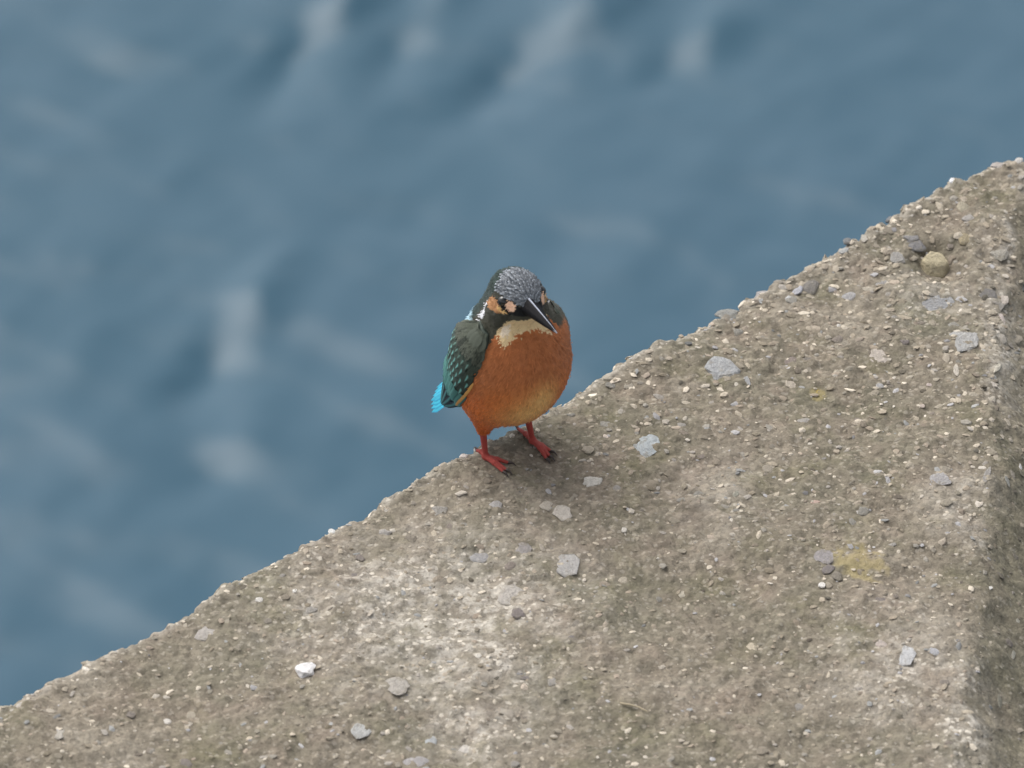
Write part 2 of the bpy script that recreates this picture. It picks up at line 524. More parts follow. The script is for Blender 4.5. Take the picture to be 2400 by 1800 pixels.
def pebble(px, py, w, h, c, rise=0.25, spin=None, mesh=None, thick=0.5, name='pebble', parent=True, lift=0.0):
    if parent: rise, thick = rise * (0.75 if rise < 0.7 else 1), thick * (0.7 if rise < 0.7 else 1)
    if abs(px - 2192) < 1 and abs(py - 628) < 1: mesh, spin, rise, thick = TAN_MESH, -0.12, 0.70, 0.85
    P, N = surf_at_px(px, py)
    flank = px > 2330 and py > 850
    n = N if flank else soft_normal(N, 0.25)
    a = w / PXM / 2
    b = h / PXM / ST / 2
    t = thick * min(a, b)
    me = mesh or STONES[random.randrange(len(STONES))]
    o = link(name, me, BLOCK if parent else None)
    sp = random.uniform(-0.25, 0.25) + (math.pi if random.random() < 0.5 else 0) if spin is None else spin
    o.rotation_euler = orient(n, sp)
    o.scale = (a, b, t)
    o.location = Vector(P) + Vector(n) * (t * (-1 + 2 * rise) * 0.55 + lift)
    o.color = (*c, 1)
    return o

LIST = [  # px, py, width, height (photograph pixels), sRGB colour, rise, thickness
    (1695, 860, 92, 56, (168, 169, 170), 0.45, 0.5), (2184, 710, 112, 52, (154, 154, 155), 0.30, 0.3),
    (2192, 628, 84, 50, (184, 173, 145), 0.72, 0.8), (1901, 672, 46, 36, (128, 124, 119), 0.45, 0.6),
    (1866, 682, 30, 30, (186, 186, 192), 0.5, 0.6), (1848, 698, 16, 14, (200, 200, 200), 0.5, 0.6),
    (2100, 606, 36, 26, (155, 152, 148), 0.5, 0.6), (2261, 796, 74, 54, (168, 167, 165), 0.25, 0.3),
    (2057, 835, 44, 40, (186, 176, 166), 0.3, 0.4), (1793, 692, 58, 26, (166, 162, 162), 0.35, 0.5),
    (2070, 664, 42, 26, (155, 152, 150), 0.3, 0.4), (2150, 576, 46, 28, (132, 130, 130), 0.5, 0.6),
    (2134, 560, 38, 18, (140, 138, 138), 0.5, 0.6), (1992, 696, 40, 22, (168, 166, 166), 0.35, 0.4),
    (2314, 690, 44, 28, (122, 119, 116), 0.45, 0.5), (2342, 596, 50, 28, (165, 160, 150), 0.5, 0.6),
    (2265, 560, 38, 26, (164, 152, 126), 0.5, 0.7), (2261, 486, 42, 28, (166, 158, 140), 0.5, 0.7),
    (2268, 510, 34, 18, (170, 165, 160), 0.5, 0.6), (1846, 845, 42, 20, (140, 129, 122), 0.5, 0.6),
    (1752, 892, 18, 26, (166, 166, 167), 0.5, 0.6), (1653, 804, 26, 20, (150, 143, 128), 0.5, 0.6),
    (1974, 806, 40, 32, (152, 144, 130), 0.3, 0.4), (1689, 908, 22, 18, (165, 156, 138), 0.5, 0.7),
    (1854, 902, 30, 26, (184, 174, 160), 0.45, 0.6), (1964, 763, 11, 9, (222, 218, 212), 0.6, 0.8),
    (1703, 716, 64, 30, (152, 152, 148), 0.5, 0.6), (1990, 556, 30, 18, (120, 122, 124), 0.6, 0.7),
    (2076, 510, 22, 16, (125, 128, 132), 0.6, 0.8), (1917, 918, 14, 10, (172, 152, 92), 0.4, 0.5),
    (1517, 1046, 66, 56, (172, 178, 181), 0.28, 0.3), (1389, 1128, 46, 24, (204, 200, 192), 0.4, 0.5),
    (1318, 1202, 50, 38, (188, 181, 172), 0.35, 0.4), (1280, 1188, 34, 22, (180, 172, 160), 0.35, 0.4),
    (1163, 1186, 32, 22, (168, 165, 163), 0.4, 0.4), (1332, 1325, 62, 44, (176, 173, 170), 0.2, 0.25),
    (1123, 1305, 62, 24, (162, 160, 160), 0.3, 0.3), (1226, 1287, 44, 34, (150, 145, 142), 0.22, 0.3),
    (1204, 1394, 68, 50, (180, 174, 167), 0.25, 0.3), (485, 1481, 62, 34, (180, 174, 168), 0.30, 0.3),
    (607, 1404, 20, 14, (208, 204, 198), 0.5, 0.6), (690, 1385, 11, 8, (222, 218, 212), 0.6, 0.7),
    (2124, 1539, 46, 42, (196, 196, 197), 0.35, 0.5), (2186, 1524, 30, 20, (182, 182, 186), 0.35, 0.5),
    (2013, 1201, 56, 18, (190, 185, 180), 0.35, 0.4), (2206, 1122, 52, 38, (166, 163, 163), 0.25, 0.3),
    (1931, 1305, 52, 36, (152, 147, 147), 0.22, 0.3), (1911, 1177, 26, 9, (196, 170, 158), 0.4, 0.5),
    (1722, 1159, 24, 18, (152, 150, 138), 0.35, 0.4), (1764, 1519, 24, 22, (196, 184, 164), 0.35, 0.4),
    (2070, 1507, 52, 16, (190, 178, 170), 0.35, 0.4), (1090, 1758, 50, 24, (206, 200, 192), 0.4, 0.4),
    (846, 1714, 46, 30, (180, 180, 178), 0.12, 0.2), (1009, 1741, 30, 30, (175, 178, 180), 0.3, 0.4),
    (928, 1606, 62, 40, (176, 170, 162), 0.10, 0.2), (975, 1786, 60, 28, (170, 166, 166), 0.25, 0.3),
    (772, 1236, 18, 13, (222, 222, 220), 0.5, 0.7), (901, 1246, 36, 18, (168, 163, 158), 0.35, 0.5),
    (904, 1195, 26, 14, (190, 185, 176), 0.4, 0.5), (1030, 1197, 40, 22, (150, 146, 140), 0.3, 0.4),
    (1121, 1538, 18, 12, (212, 206, 196), 0.5, 0.6), (1230, 1611, 20, 14, (204, 190, 174), 0.45, 0.6),
    (720, 1440, 26, 16, (160, 155, 145), 0.35, 0.4), (118, 1665, 46, 14, (190, 180, 165), 0.4, 0.5),
    (393, 1690, 20, 12, (210, 204, 196), 0.5, 0.6), (440, 1698, 22, 12, (196, 186, 172), 0.5, 0.6),
    (364, 1632, 22, 12, (188, 180, 168), 0.45, 0.6), (140, 1722, 20, 22, (186, 180, 170), 0.4, 0.5),
    (585, 1733, 18, 12, (205, 192, 172), 0.5, 0.6), (1085, 1063, 24, 14, (216, 206, 200), 0.6, 0.8),
    (1110, 1050, 12, 14, (214, 206, 200), 0.6, 0.8), (1462, 1240, 14, 10, (214, 208, 198), 0.5, 0.6),
    (1243, 1068, 8, 7, (220, 212, 200), 0.6, 0.8), (2322, 1378, 11, 9, (228, 226, 222), 0.6, 0.8),
    (2392, 1094, 12, 16, (226, 222, 220), 0.6, 0.8), (2384, 1453, 14, 20, (168, 164, 152), 0.4, 0.5),
    (2377, 1533, 12, 24, (172, 168, 156), 0.4, 0.5), (2346, 1644, 20, 24, (150, 146, 132), 0.35, 0.5),
    (2360, 1122, 12, 44, (138, 138, 134), 0.35, 0.5), (2314, 1112, 16, 44, (152, 148, 144), 0.4, 0.5),
    (2352, 702, 26, 30, (200, 190, 180), 0.45, 0.6), (2345, 745, 22, 34, (196, 184, 178), 0.4, 0.6),
    (2338, 862, 16, 26, (196, 190, 176), 0.5, 0.6), (2328, 900, 18, 16, (190, 182, 172), 0.5, 0.6),
    (2326, 935, 20, 20, (186, 178, 164), 0.5, 0.6), (2388, 372, 26, 18, (200, 196, 192), 0.6, 0.8),
    (2340, 384, 44, 20, (186, 178, 172), 0.5, 0.6), (2160, 950, 14, 9, (196, 182, 172), 0.4, 0.5),
    (2180, 900, 18, 11, (190, 176, 170), 0.4, 0.5), (2062, 905, 22, 12, (170, 168, 168), 0.4, 0.5),
    (2240, 865, 14, 30, (196, 188, 176), 0.4, 0.5), (1560, 990, 18, 12, (180, 172, 160), 0.4, 0.5),
    (1420, 1022, 14, 10, (214, 200, 188), 0.5, 0.6), (1600, 1395, 18, 14, (188, 180, 164), 0.4, 0.5),
]
for (px, py, w, h, c, rise, th) in LIST:
    pebble(px, py, w, h, lin(*c), rise, thick=th)

TINTS = [(150, 142, 128), (136, 128, 114), (166, 158, 146), (128, 122, 110), (146, 136, 122), (176, 166, 150),
         (140, 140, 138), (158, 156, 156), (120, 112, 98), (188, 178, 162), (152, 140, 126), (132, 122, 110)]
# more pebbles told apart: dense near the far corner and along the rim, thin elsewhere
count = 0
while count < 195:
    j = int(BIDX[RNG.integers(len(BIDX))])
    x, y = BPX[j]
    if not (0 < x < 2400 and 330 < y < 1800): continue
    far = smooth01(1250, 550, y) * smooth01(1300, 1900, x)
    rim = math.exp(-(BS[j] / 0.012) ** 2)
    if RNG.random() > 0.25 + 0.5 * far + 0.05 * rim: continue
    if (BV[j, 0] ** 2 + BV[j, 1] ** 2) < 0.022 ** 2 or BS[j] < 0.009: continue
    w = min(float(RNG.lognormal(3.12, 0.30)), 31.0)
    c = np.array(TINTS[RNG.integers(len(TINTS))], float) + RNG.normal(0, 6)
    c = c * 0.6 + np.array([148, 140, 125]) * 0.4
    pebble(x, y, w, w * RNG.uniform(0.40, 0.75), lin(*np.clip(c, 118, 215)), RNG.uniform(0.28, 0.5), thick=RNG.uniform(0.4, 0.7))
    count += 1

def build_chips():
    """the fine broken aggregate, too small to pick apart"""
    shapes = []
    for k in range(24):
        rg = np.random.default_rng(500 + k)
        V = stone_shape(ICO1, rg, 5)
        shapes.append(V)
    F0 = ICO1[1]
    VV, FF, CC = [], [], []
    n0 = 0; made = 0
    while made < 6000:
        j = int(BIDX[RNG.integers(len(BIDX))])
        x, y = BPX[j]
        far = smooth01(1500, 600, y) * smooth01(1000, 1900, x)
        rim = math.exp(-(BS[j] / 0.010) ** 2)
        flank = BD2[j] > 0.003
        if RNG.random() > (0.45 + 0.35 * far + 0.1 * rim) * (0.6 if flank else 1): continue
        size = min(float(RNG.lognormal(-0.15, 0.50)), 2.0) * 0.00082 * (1 + 0.3 * far + 0.15 * rim)
        n = BN[j] * 0.6 + np.array([0, 0, 0.4]) + RNG.normal(0, 0.16, 3)
        n /= np.linalg.norm(n)
        t = np.cross(n, RNG.normal(size=3)); t /= np.linalg.norm(t)
        b = np.cross(n, t)
        S = shapes[RNG.integers(24)] * np.array([size * RNG.uniform(0.9, 1.7), size * 0.9, size * RNG.uniform(0.22, 0.5)])
        P = BV[j] + n * size * RNG.uniform(-0.18, 0.06) + S[:, :1] * t + S[:, 1:2] * b + S[:, 2:] * n
        c = np.array(TINTS[RNG.integers(len(TINTS))], float) + RNG.normal(0, 8)
        u = RNG.random()
        if u < 0.07: c = c * 0.3 + np.array([204, 194, 178]) * 0.7
        elif u > 0.5: c = c * 0.5 + np.array([140, 130, 114]) * 0.5
        elif u < 0.14: c = c * 0.74
        if rim > 0.4: c += 14  # rim chips lightened along with the painted lit edge
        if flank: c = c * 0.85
        VV.append(P); FF.append(F0 + n0); n0 += len(P)
        CC.append(np.repeat(lin(*np.clip(c, 30, 232))[None], len(P), 0))
        made += 1
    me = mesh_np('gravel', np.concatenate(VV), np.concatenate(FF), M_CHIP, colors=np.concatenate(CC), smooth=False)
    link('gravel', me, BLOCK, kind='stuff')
build_chips()

# pieces lying loose on the block
def loose(px, py, w, h, c, mesh, label, group=None):
    P, N = surf_at_px(px, py)
    o = pebble(px, py, w, h, lin(*c), 0.8, spin=0.1, mesh=mesh, thick=0.55, name='white_stone', parent=False)
    o['label'] = label; o['category'] = 'stone'
    o['group'] = 'loose white stones on the concrete'
loose(716, 1573, 48, 26, (240, 238, 238), STONES[1], 'largest bright white stone chip lying alone in the lower left of the concrete')
loose(1923, 1372, 17, 12, (238, 234, 228), STONES[4], 'tiny white stone lying just below the yellow lichen patch on the concrete')
loose(2231, 421, 20, 16, (238, 238, 240), STONES[6], 'small white stone on the far rim of the concrete at upper right')

def tube(path, radii, seg=8, cap=True):
    path = np.asarray(path, float); V = []; F = []
    n = len(path)
    for i in range(n):
        t = path[min(i + 1, n - 1)] - path[max(i - 1, 0)]; t /= np.linalg.norm(t)
        a = np.cross(t, [0.3, 0.2, 1.0]); a /= np.linalg.norm(a); b = np.cross(t, a)
        for k in range(seg):
            th = 2 * math.pi * k / seg
            V.append(path[i] + radii[i] * (math.cos(th) * a + math.sin(th) * b))
    for i in range(n - 1):
        for k in range(seg):
            k2 = (k + 1) % seg
            F.append((i * seg + k, i * seg + k2, (i + 1) * seg + k2, (i + 1) * seg + k))
    return np.array(V), np.array(F)

def build_straw():
    pts = []
    for k in range(7):
        f = k / 6
        P, N = surf_at_px(1455 + 62 * f, 1652 + 20 * f)
        pts.append(P + np.array([0, 0, 0.0009 + 0.0010 * math.sin(math.pi * f)]))
    pts = np.array(pts)
    pts[:, 2] = np.linspace(pts[0, 2], pts[-1, 2], 7) * 0.5 + pts[:, 2] * 0.5 + 0.0003
    V, F = tube(pts, np.linspace(0.0005, 0.0003, 7))
    o = link('straw', mesh_np('straw', V, F, plain_material('dry_straw', lin(166, 154, 130), 0.8)),
             label='short dry beige straw lying on the concrete near the bottom edge', category='straw')
build_straw()

# ------------------------------------------------------------------ kingfisher (built in millimetres, front = -Y)
def ell(P, c, r, yaw=0.0, tilt=0.0):
    Q = P - np.array(c)
    if tilt:
        ca, sa = math.cos(tilt), math.sin(tilt)
        Q = np.stack([Q[..., 0], Q[..., 1] * ca + Q[..., 2] * sa, -Q[..., 1] * sa + Q[..., 2] * ca], -1)
    if yaw:
        ca, sa = math.cos(yaw), math.sin(yaw)
        Q = np.stack([Q[..., 0] * ca + Q[..., 1] * sa, -Q[..., 0] * sa + Q[..., 1] * ca, Q[..., 2]], -1)
    r = np.array(r, float)
    k0 = np.linalg.norm(Q / r, axis=-1)
    k1 = np.linalg.norm(Q / (r * r), axis=-1)
    return k0 * (k0 - 1) / np.maximum(k1, 1e-6)

def cone(P, a, b, ra, rb):
    a, b = np.array(a, float), np.array(b, float)
    ab = b - a
    h = np.clip(((P - a) @ ab) / (ab @ ab), 0, 1)
    return np.linalg.norm(P - a - h[..., None] * ab, axis=-1) - (ra + (rb - ra) * h)

def smin(a, b, k):
    h = np.clip(0.5 + 0.5 * (b - a) / k, 0, 1)
    return b + (a - b) * h - k * h * (1 - h)

def surface_nets(fn, lo, hi, h, iters=2):
    lo = np.array(lo, float); n = np.ceil((np.array(hi) - lo) / h).astype(int) + 1
    g = [lo[i] + h * np.arange(n[i]) for i in range(3)]
    G = np.stack(np.meshgrid(*g, indexing='ij'), -1)
    D = fn(G)
    ins = D < 0
    cs = np.zeros(n - 1, int)
    for dx in (0, 1):
        for dy in (0, 1):
            for dz in (0, 1):
                cs += ins[dx:n[0] - 1 + dx, dy:n[1] - 1 + dy, dz:n[2] - 1 + dz]
    act = (cs > 0) & (cs < 8)
    idx = -np.ones(n - 1, int); ids = np.argwhere(act); idx[act] = np.arange(len(ids))
    acc = np.zeros((len(ids), 3)); cnt = np.zeros(len(ids))
    corners = [(0, 0, 0), (1, 0, 0), (0, 1, 0), (1, 1, 0), (0, 0, 1), (1, 0, 1), (0, 1, 1), (1, 1, 1)]
    val = [D[ids[:, 0] + c[0], ids[:, 1] + c[1], ids[:, 2] + c[2]] for c in corners]
    for i in range(8):
        for j in range(i + 1, 8):
            ci, cj = np.array(corners[i]), np.array(corners[j])
            if np.abs(ci - cj).sum() != 1: continue
            m = (val[i] < 0) != (val[j] < 0)
            t = val[i][m] / (val[i][m] - val[j][m])
            acc[m] += ci + t[:, None] * (cj - ci); cnt[m] += 1
    V = lo + h * (ids + acc / cnt[:, None])
    F = []
    for ax in range(3):
        o = [(1, 2), (2, 0), (0, 1)][ax]
        sl0 = [slice(None)] * 3; sl1 = [slice(None)] * 3
        sl0[ax] = slice(0, -1); sl1[ax] = slice(1, None)
        ch = ins[tuple(sl0)] != ins[tuple(sl1)]
        e = np.argwhere(ch)
        e = e[(e[:, o[0]] > 0) & (e[:, o[1]] > 0) & (e[:, o[0]] < n[o[0]] - 1) & (e[:, o[1]] < n[o[1]] - 1)]
        inside = ins[e[:, 0], e[:, 1], e[:, 2]]
        def cell(da, db):
            c = e.copy(); c[:, o[0]] += da; c[:, o[1]] += db
            return idx[c[:, 0], c[:, 1], c[:, 2]]
        q = np.stack([cell(-1, -1), cell(0, -1), cell(0, 0), cell(-1, 0)], 1)
        q[~inside] = q[~inside][:, ::-1]
        F.append(q)
    F = np.concatenate(F)
    F = F[(F >= 0).all(1)]
    E = np.concatenate([F[:, [0, 1]], F[:, [1, 2]], F[:, [2, 3]], F[:, [3, 0]]])
    for _ in range(iters):
        s = np.zeros_like(V); c = np.zeros(len(V))
        for a, b in ((0, 1), (1, 0)):
            np.add.at(s, E[:, a], V[E[:, b]]); np.add.at(c, E[:, a], 1)
        V = V * 0.5 + 0.5 * s / np.maximum(c, 1)[:, None]
    return V, F

def vnormals(V, F):
    n = np.cross(V[F[:, 2]] - V[F[:, 0]], V[F[:, 3 if F.shape[1] == 4 else 1]] - V[F[:, 1 if F.shape[1] == 4 else 0]])
    if F.shape[1] == 3: n = np.cross(V[F[:, 1]] - V[F[:, 0]], V[F[:, 2]] - V[F[:, 0]])
    N = np.zeros_like(V)
    for k in range(F.shape[1]): np.add.at(N, F[:, k], n)
    return N / np.maximum(np.linalg.norm(N, axis=1), 1e-9)[:, None]

BODY_AZ = math.radians(33)
HEAD_YAW = math.radians(-8)                 # relative to the body
HC = np.array([0.3, -5.0, 92.4])            # head centre

def head_frame(P):
    Q = P - HC
    ca, sa = math.cos(HEAD_YAW), math.sin(HEAD_YAW)
    return np.stack([Q[..., 0] * ca + Q[..., 1] * sa, -Q[..., 0] * sa + Q[..., 1] * ca, Q[..., 2]], -1)

def from_head(Q):
    Q = np.asarray(Q, float)
    ca, sa = math.cos(HEAD_YAW), math.sin(HEAD_YAW)
    return np.stack([Q[..., 0] * ca - Q[..., 1] * sa, Q[..., 0] * sa + Q[..., 1] * ca, Q[..., 2]], -1) + HC

def body_sdf(P):
    d = ell(P, (1.0, -2, 53), (27.6, 25, 28), tilt=math.radians(-12))
    d = smin(d, ell(P, (2.4, 0, 66.5), (25.6, 19, 15.5)), 7)
    d = smin(d, ell(P, (0, 3, 38), (23.5, 22, 20)), 8)
    d = smin(d, ell(P, (0, 20, 34), (15, 20, 14), tilt=math.radians(-35)), 10)
    d = smin(d, cone(P, (0, 26, 32), (0, 42, 16), 9, 5), 8)
    d = smin(d, ell(P, (0, -1, 76), (15, 15, 15)), 8)
    H = head_frame(P)
    hd = ell(H, (0, 0, 0), (11.9, 14.4, 10.5))
    hd = smin(hd, ell(H, (0, -7, -2.5), (9.5, 9.5, 8.0)), 4)
    hd = smin(hd, ell(H, (0, 7.5, -6.5), (9.8, 8.8, 10.5)), 5)            # shaggy nape
    for s in (-1, 1):
        hd = smin(hd, ell(H, (s * 8.0, -1, -6), (6, 8, 6)), 4)    # cheeks
    d = smin(d, hd, 5.5)
    for s in (-1, 1):
        d = smin(d, cone(P, (s * 11.5 - 1.5, 1, 33), (s * 11.5 - 2.6, 0.5, 18.0), 9.5, 3.6), 6)
    return d

def pip(x, y, poly):
    """signed softness: inside test for polygon in 2-D (vectorised)"""
    ins = np.zeros(len(x), bool); n = len(poly)
    for i in range(n):
        x1, y1 = poly[i]; x2, y2 = poly[(i + 1) % n]
        c = ((y1 > y) != (y2 > y)) & (x < (x2 - x1) * (y - y1) / (y2 - y1 + 1e-12) + x1)
        ins ^= c
    return ins

C_RUF = lin(198, 118, 66); C_RUF_D = lin(170, 106, 68); C_ORANGE = lin(204, 100, 34); C_BUFF = lin(230, 182, 114)
C_CREAM = lin(232, 206, 160); C_CREAM2 = lin(246, 230, 206); C_WHITE = lin(232, 232, 236)
C_MALAR = lin(66, 66, 56); C_NAPE = lin(48, 62, 58); C_CROWN = lin(80, 85, 92); C_BACK = lin(40, 130, 150)
C_LORE = lin(232, 190, 160); C_EAR = lin(186, 136, 94); C_BLACK = lin(24, 25, 27); C_SHOULDER = lin(70, 78, 68)

def paint(P):
    """plumage colour at body points (mm, body frame)"""
    n1 = noise3(P, 0.35, 3); n2 = noise3(P, 0.9, 4); n3 = noise3(P, 0.12, 5)
    J = P + np.stack([n2, noise3(P, 0.8, 7), noise3(P, 0.8, 8)], 1) * 0.9
    x, y, z = J[:, 0], J[:, 1], J[:, 2]
    C = np.repeat(C_RUF[None], len(P), 0)
    def mixin(c, m):
        nonlocal C
        m = np.clip(m, 0, 1)[:, None]; C = C * (1 - m) + np.asarray(c)[None] * m
    mixin(C_RUF_D, smooth01(48, 60, z) * smooth01(84, 74, z) * 0.7)
    mixin(C_RUF_D, smooth01(0.05, 0.5, n3 + 0.3 * n1) * 0.35)
    mixin(C_ORANGE, smooth01(54, 36, z) * (0.45 + 0.55 * smooth01(4, 16, np.abs(x))))
    mixin(C_BUFF, np.exp(-(((x + 4) / 13.0) ** 2 + ((z - 36) / 10.5) ** 2)) * smooth01(7, -3, y))
    mixin(C_BUFF, np.exp(-(((x - 2) / 7.0) ** 2 + ((z - 43) / 9.0) ** 2)) * smooth01(5, -5, y))
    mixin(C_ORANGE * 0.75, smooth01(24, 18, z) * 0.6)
    # back and rump: bright blue
    back = smooth01(9, 13, y + 0.10 * (z - 45)) * smooth01(17, 14, np.abs(x) + 0 * y) * smooth01(12, 20, z)
    mixin(C_BACK, back * smooth01(88, 80, z))
    mixin(lin(60, 190, 214), back * smooth01(50, 40, z))
    mixin(C_SHOULDER, smooth01(20.5, 24, np.abs(x) + 0.45 * (y + 4)) * smooth01(60, 66, z) * smooth01(86, 82, z))
    # head
    H = head_frame(J); hx, hy, hz = H[:, 0], H[:, 1], H[:, 2]
    al = np.degrees(np.arctan2(np.abs(hx), -hy)); ep = np.degrees(np.arctan2(hz, np.hypot(hx, hy)))
    R = np.linalg.norm(H, axis=1)
    isn = smooth01(-21, -19, hz)
    def region(poly, c, k=1.0):
        mixin(c, pip(al, ep, poly) * isn * k)
    region(HEADMAP['head'], C_MALAR * 1.05)
    region(HEADMAP['throat'], C_CREAM)
    region(HEADMAP['throat_pale'], C_CREAM2)
    region(HEADMAP['malar'], C_MALAR)
    region(HEADMAP['nape'], C_NAPE)
    region(HEADMAP['crown'], C_CROWN)
    region(HEADMAP['ear'], C_EAR)
    region(HEADMAP['ear_pale'], lin(226, 184, 124))
    region(HEADMAP['neck_white'], C_WHITE)
    region(HEADMAP['mask'], C_BLACK)
    region(HEADMAP['lore'], C_LORE)
    mixin(lin(178, 210, 224), smooth01(58, 64, z) * smooth01(79, 76, z) * smooth01(3, 6, y) * smooth01(5, 8, np.abs(x)))  # pale blue mantle, with the lit feather edge painted in
    C = C * (1 + 0.16 * n1 + 0.10 * n2)[:, None]
    return np.clip(C, 0.002, 1)

HEADMAP = {   # polygons in (angle from the bill, elevation) degrees, the same on both sides
    'head': [(-1, 91), (181, 91), (181, -54), (120, -54), (80, -46), (40, -24), (-1, -20)],
    'throat': [(-1, -16), (24, -20), (44, -30), (60, -42), (44, -48), (-1, -46)],
    'throat_pale': [(34, -32), (50, -38), (55, -43), (38, -45)],
    'malar': [(-1, -6), (30, -14), (60, -22), (92, -24), (112, -34), (120, -54), (78, -50), (60, -42), (44, -30), (24, -20), (-1, -16)],
    'nape': [(84, 30), (100, 56), (181, 60), (181, -60), (118, -60), (112, -30), (108, -10), (96, 10), (84, 24)],
    'crown': [(-1, 5), (20, 12), (36, 19), (50, 23), (66, 24), (88, 30), (100, 50), (181, 58), (181, 91), (-1, 91)],
    'ear': [(60, 2), (76, 8), (92, 7), (99, -4), (99, -14), (84, -18), (50, -12), (40, -8)],
    'ear_pale': [(36, -7), (64, 0), (66, -10), (50, -14)],
    'neck_white': [(99, -13), (104, -12), (107, -33), (97, -35), (95, -30), (101, -24)],
    'mask': [(-1, 6), (22, 10), (44, 22), (66, 22), (70, 4), (56, -4), (36, -10), (-1, -10)],
    'lore': [(25, 8), (34, 16), (45, 15), (48, 5), (40, -3), (29, -3)],
}

M_PLUME = vcol_material('plumage', 0.9, 0.15, 700, 0.22, 0.0003, 0.15)
M_FEATH = vcol_material('wing_feathers', 0.6, 0.35, 900, 0.15, 0.0001)
M_LEG = plain_material('red_leg_skin', lin(160, 66, 58), 0.6, 0.35, 700, 0.4, 0.0007)
M_CLAW = plain_material('dark_claw', lin(52, 42, 38), 0.4, 0.5)
M_EYE = plain_material('dark_eye', (0.004, 0.0035, 0.003), 0.06, 0.8, 100, 0.05, 0.0)

bird = bpy.data.objects.new('kingfisher', None)
col.objects.link(bird)
bird.rotation_euler = (0, 0, BODY_AZ)
bird.scale = (0.001, 0.001, 0.001)
bird['label'] = 'small kingfisher with orange breast, blue-green wing and red feet perched on the concrete rim'
bird['category'] = 'bird'

CB, SB = math.cos(BODY_AZ), math.sin(BODY_AZ)
def to_local(P):
    """world metres -> bird millimetres"""
    P = np.asarray(P) * 1000
    return np.array([P[0] * CB + P[1] * SB, -P[0] * SB + P[1] * CB, P[2]])

# body
bV, bF = surface_nets(body_sdf, (-34, -40, 8), (34, 54, 114), 0.75, 3)
bN = vnormals(bV, bF)
bV = bV + bN * (0.30 * noise3(bV * np.array([1, 1, 0.5]), 0.35, 11) + 0.22 * noise3(bV * np.array([1, 1, 0.45]), 0.9, 12))[:, None]
link('body', mesh_np('body', bV, bF, M_PLUME, colors=paint(bV)), bird)

def flow(P):
    """lie of the feathers"""
    H = head_frame(P)
    hw = smooth01(-16, -8, H[:, 2])[:, None]
    tor = np.stack([P[:, 0] * 0.012, np.full(len(P), 0.55), np.full(len(P), -1.0)], 1)
    hd = np.stack([H[:, 0] * 0.03, np.full(len(P), 1.0), -0.35 + H[:, 2] * -0.02], 1)
    return tor * (1 - hw) + hd * hw

def build_plumage():
    n = 20000
    j = RNG.integers(len(bV), size=n)
    P = bV[j] + RNG.normal(0, 0.25, (n, 3)); N = bN[j]
    H = head_frame(P)
    onhead = H[:, 2] > -21
    keep = ~((H[:, 1] < -12.5) & (H[:, 2] > -10))
    P, N, onhead = P[keep], N[keep], onhead[keep]; n = len(P)
    T = flow(P); T -= (T * N).sum(1)[:, None] * N; T /= np.linalg.norm(T, axis=1)[:, None]
    T += RNG.normal(0, 0.16, (n, 3)); T -= (T * N).sum(1)[:, None] * N; T /= np.linalg.norm(T, axis=1)[:, None]
    S = np.cross(N, T)
    L = np.where(onhead, RNG.uniform(1.2, 2.0, n), RNG.uniform(1.6, 3.0, n))[:, None]
    L = L * np.where((P[:, 2] > 66) & (P[:, 1] < 0), 0.7, 1.0)[:, None]
    W = np.where(onhead, 0.20, 0.26)[:, None] * RNG.uniform(0.7, 1.3, (n, 1))
    lift = np.where(onhead, 0.22, 0.16)[:, None] * RNG.uniform(0.4, 1.3, (n, 1))
    v0 = P - N * 0.12 - S * W * 0.6; v1 = P - N * 0.15 + S * W * 0.6
    m = P + T * L * 0.55 + N * lift * 0.9
    v2 = m - S * W; v3 = m + S * W
    v4 = P + T * L + N * lift * 0.8
    V = np.stack([v0, v1, v2, v3, v4], 1).reshape(-1, 3)
    b = np.arange(n)[:, None] * 5
    F = np.concatenate([b + np.array([0, 1, 3]), b + np.array([0, 3, 2]), b + np.array([2, 3, 4])])
    C = paint(P) * RNG.uniform(0.82, 1.2, (n, 1))
    link('plumage', mesh_np('plumage', V, F, M_PLUME, colors=np.repeat(C, 5, 0)), bird, kind='stuff')
build_plumage()

def feather_mesh(P0, T, S, N, L, W, base, tip=None, spot=None, shaft=None, lift=0.5, curl=0.0, edge=None, nu=6, point=0.6, spotw=0.3):
    """one leaf-shaped feather: root P0, along T, across S, outward N (mm)"""
    V, C = [], []
    vs = (-1, -0.5, 0, 0.5, 1)
    for i in range(nu + 1):
        u = i / nu
        w = W * (math.sin(math.pi * min(1, (0.25 + 0.75 * u) ** 0.9)) ** point if u < 1 else 0.0)
        w = W * min(1.0, (0.45 + 1.6 * u)) * (1 - max(0, (u - (1 - point)) / point) ** 2) ** 0.5 if u < 1 else W * 0.05
        for v in vs:
            V.append(P0 + T * L * u + S * w * v + N * (lift * u + 0.07 * W * (1 - v * v) + curl * u * u))
            c = np.array(base, float)
            if tip is not None: c = c * (1 - smooth01(0.6, 0.9, u)) + np.array(tip) * smooth01(0.6, 0.9, u)
            if edge is not None and abs(v) > 0.9: c = np.array(edge, float)
            if shaft is not None and v == 0: c = c * 0.5 + np.array(shaft) * 0.5
            if spot is not None and u >= 0.68 and abs(v) < spotw: c = np.array(spot, float)
            C.append(c)
    F = []
    for i in range(nu):
        for k in range(4):
            a = i * 5 + k
            F.append((a, a + 1, a + 6, a + 5))
    return np.array(V), np.array(F), np.array(C)

